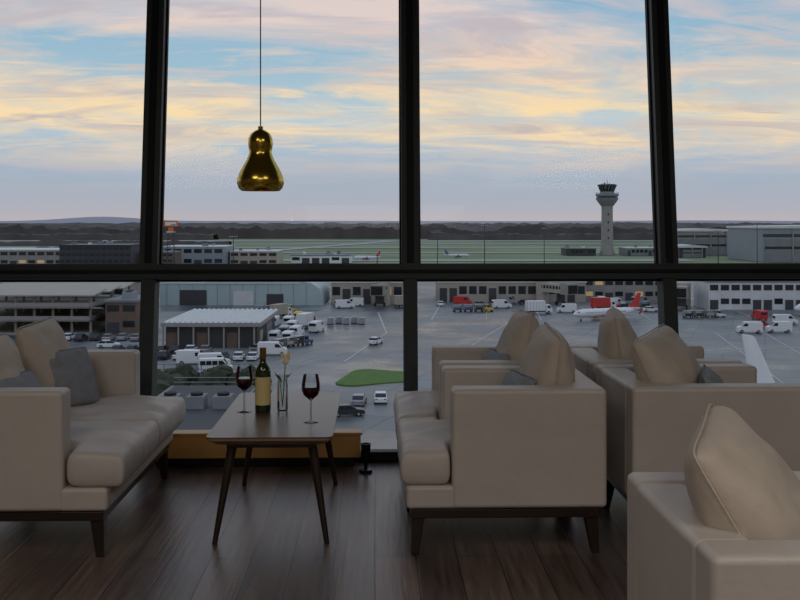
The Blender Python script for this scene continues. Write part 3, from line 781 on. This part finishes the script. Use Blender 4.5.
m = MB(); m.box(-29, -17.5, 96, 128, 0, 3.6, 'greydk'); m.box(-29.3, -17.2, 95.7, 128.3, 3.6, 4.0, 'roofg'); m.box(-28.8, -17.7, 96.2, 127.8, 4.0, 4.05, 'greydk')
for i in range(12): m.tube((-17.4, 96 + i * 2.9, 4), (-17.4, 96 + i * 2.9, 5.1), .05, .05, 'silver', 6); 
for z in (4.5, 5.1): m.tube((-17.4, 96, z), (-17.4, 128, z), .05, .05, 'silver', 6); m.tube((-29, 128, z), (-17.4, 128, z), .05, .05, 'silver', 6)
for i in range(3): m.box(-27 + i * 3, -25 + i * 3, 112, 114.5, 4, 5.4, 'roofg'); m.tube((-26 + i * 3, 113.2, 5.4), (-26 + i * 3, 113.2, 5.7), .7, .7, 'tyre', 12)
m.build('service_building', W(0, 0), -TH)
m = MB()
for i in range(60): 
    r = random.uniform(1.2, 2.4); m.blob((random.uniform(-52, -20), random.uniform(134, 156), r * .5), r, r, r * .8, 'shrub', 2, .3)
m.build('shrubbery', W(0, 0), -TH)
m = MB()
for i in range(18):
    x = -56 + i * 2; m.tube((x, 161, 0), (x, 161, 2.2), .06, .06, 'greydk', 6)
for z in (.3, 1.3, 2.1): m.tube((-56, 161, z), (-22, 161, z), .04, .04, 'greydk', 5)
m.build('perimeter_fence', W(0, 0), -TH)

# ------------------------------------------------------------ world
wd = bpy.data.worlds.new('evening_sky'); scene.world = wd; wd.use_nodes = True
nt = wd.node_tree; nt.nodes.clear()
N = nt.nodes.new; Lk = nt.links.new
out = N('ShaderNodeOutputWorld'); bg = N('ShaderNodeBackground'); Lk(bg.outputs[0], out.inputs[0])
tc = N('ShaderNodeTexCoord'); sp = N('ShaderNodeSeparateXYZ'); Lk(tc.outputs['Generated'], sp.inputs[0])
def ramp(stops, fac):
    r = N('ShaderNodeValToRGB'); e = r.color_ramp.elements
    while len(e) < len(stops): e.new(.5)
    for a, (p, c) in zip(e, stops):
        a.position = p; a.color = lin(c) if isinstance(c, tuple) else (c, c, c, 1)
    Lk(fac, r.inputs['Fac']); return r.outputs['Color']
def math_(op, a, b=None):
    n = N('ShaderNodeMath'); n.operation = op
    for i, v in enumerate((a, b)):
        if v is None: continue
        if isinstance(v, (int, float)): n.inputs[i].default_value = v
        else: Lk(v, n.inputs[i])
    return n.outputs[0]
z = math_('MAXIMUM', sp.outputs['Z'], 0.0)
base = ramp([(0, (190, 180, 182)), (.012, (178, 178, 188)), (.04, (164, 178, 194)), (.065, (172, 188, 204)), (.10, (190, 206, 214)), (.15, (160, 192, 210)), (.24, (138, 176, 206)), (.6, (138, 170, 204))], z)
ccol = ramp([(0, (206, 188, 186)), (.045, (206, 192, 190)), (.075, (252, 222, 180)), (.11, (255, 224, 174)), (.16, (246, 214, 188)), (.2, (236, 212, 202)), (.3, (230, 216, 212)), (1, (222, 220, 220))], z)
den = math_('ADD', z, .14)
cx = math_('DIVIDE', sp.outputs['X'], den)
cyy = math_('DIVIDE', sp.outputs['Y'], den)
cb = N('ShaderNodeCombineXYZ'); Lk(cx, cb.inputs[0]); Lk(cyy, cb.inputs[1]); 
def nz(scale, sx, sy, detail, dist, rot=0):
    mp = N('ShaderNodeMapping'); mp.inputs['Scale'].default_value = (sx, sy, 1); mp.inputs['Rotation'].default_value = (0, 0, rot); mp.inputs['Location'].default_value = (3.1, 7.7, 0)
    Lk(cb.outputs[0], mp.inputs['Vector'])
    n = N('ShaderNodeTexNoise'); n.inputs['Scale'].default_value = scale; n.inputs['Detail'].default_value = detail; n.inputs['Distortion'].default_value = dist; n.inputs['Roughness'].default_value = .6
    Lk(mp.outputs[0], n.inputs['Vector']); return n.outputs['Fac']
c1 = ramp([(.40, 0.0), (.58, 1.0)], nz(1.3, .8, 1.3, 9, .6, .35))
c2 = ramp([(.45, 0.0), (.66, 1.0)], nz(3.2, .6, 1.4, 10, 1.0, -.3))
cm = math_('MAXIMUM', c1, math_('MULTIPLY', c2, .85))
fade = ramp([(.025, 0.0), (.085, .95), (.3, .8), (1, .5)], z)
fac = math_('MULTIPLY', cm, fade)
mx = N('ShaderNodeMix'); mx.data_type = 'RGBA'; Lk(fac, mx.inputs[0]); Lk(base, mx.inputs[6]); Lk(ccol, mx.inputs[7])
# grey-lilac undersides of the cloud banks
c3 = ramp([(.46, 0.0), (.62, .75)], nz(2.2, .7, 1.6, 9, .8, .1))
mx2 = N('ShaderNodeMix'); mx2.data_type = 'RGBA'; Lk(math_('MULTIPLY', c3, fac), mx2.inputs[0]); Lk(mx.outputs[2], mx2.inputs[6]); mx2.inputs[7].default_value = lin((176, 174, 188))
Lk(mx2.outputs[2], bg.inputs['Color']); bg.inputs['Strength'].default_value = 1.0

# ------------------------------------------------------------ camera
cd = bpy.data.cameras.new('camera'); cam = bpy.data.objects.new('camera', cd); scene.collection.objects.link(cam)
cam.location = (0, 0, EYE); cam.rotation_euler = (R_(90), 0, -TH)
cd.sensor_width = 36; cd.lens = 45; cd.shift_y = -78 / 800; cd.clip_end = 20000; cd.clip_start = .05
scene.camera = cam
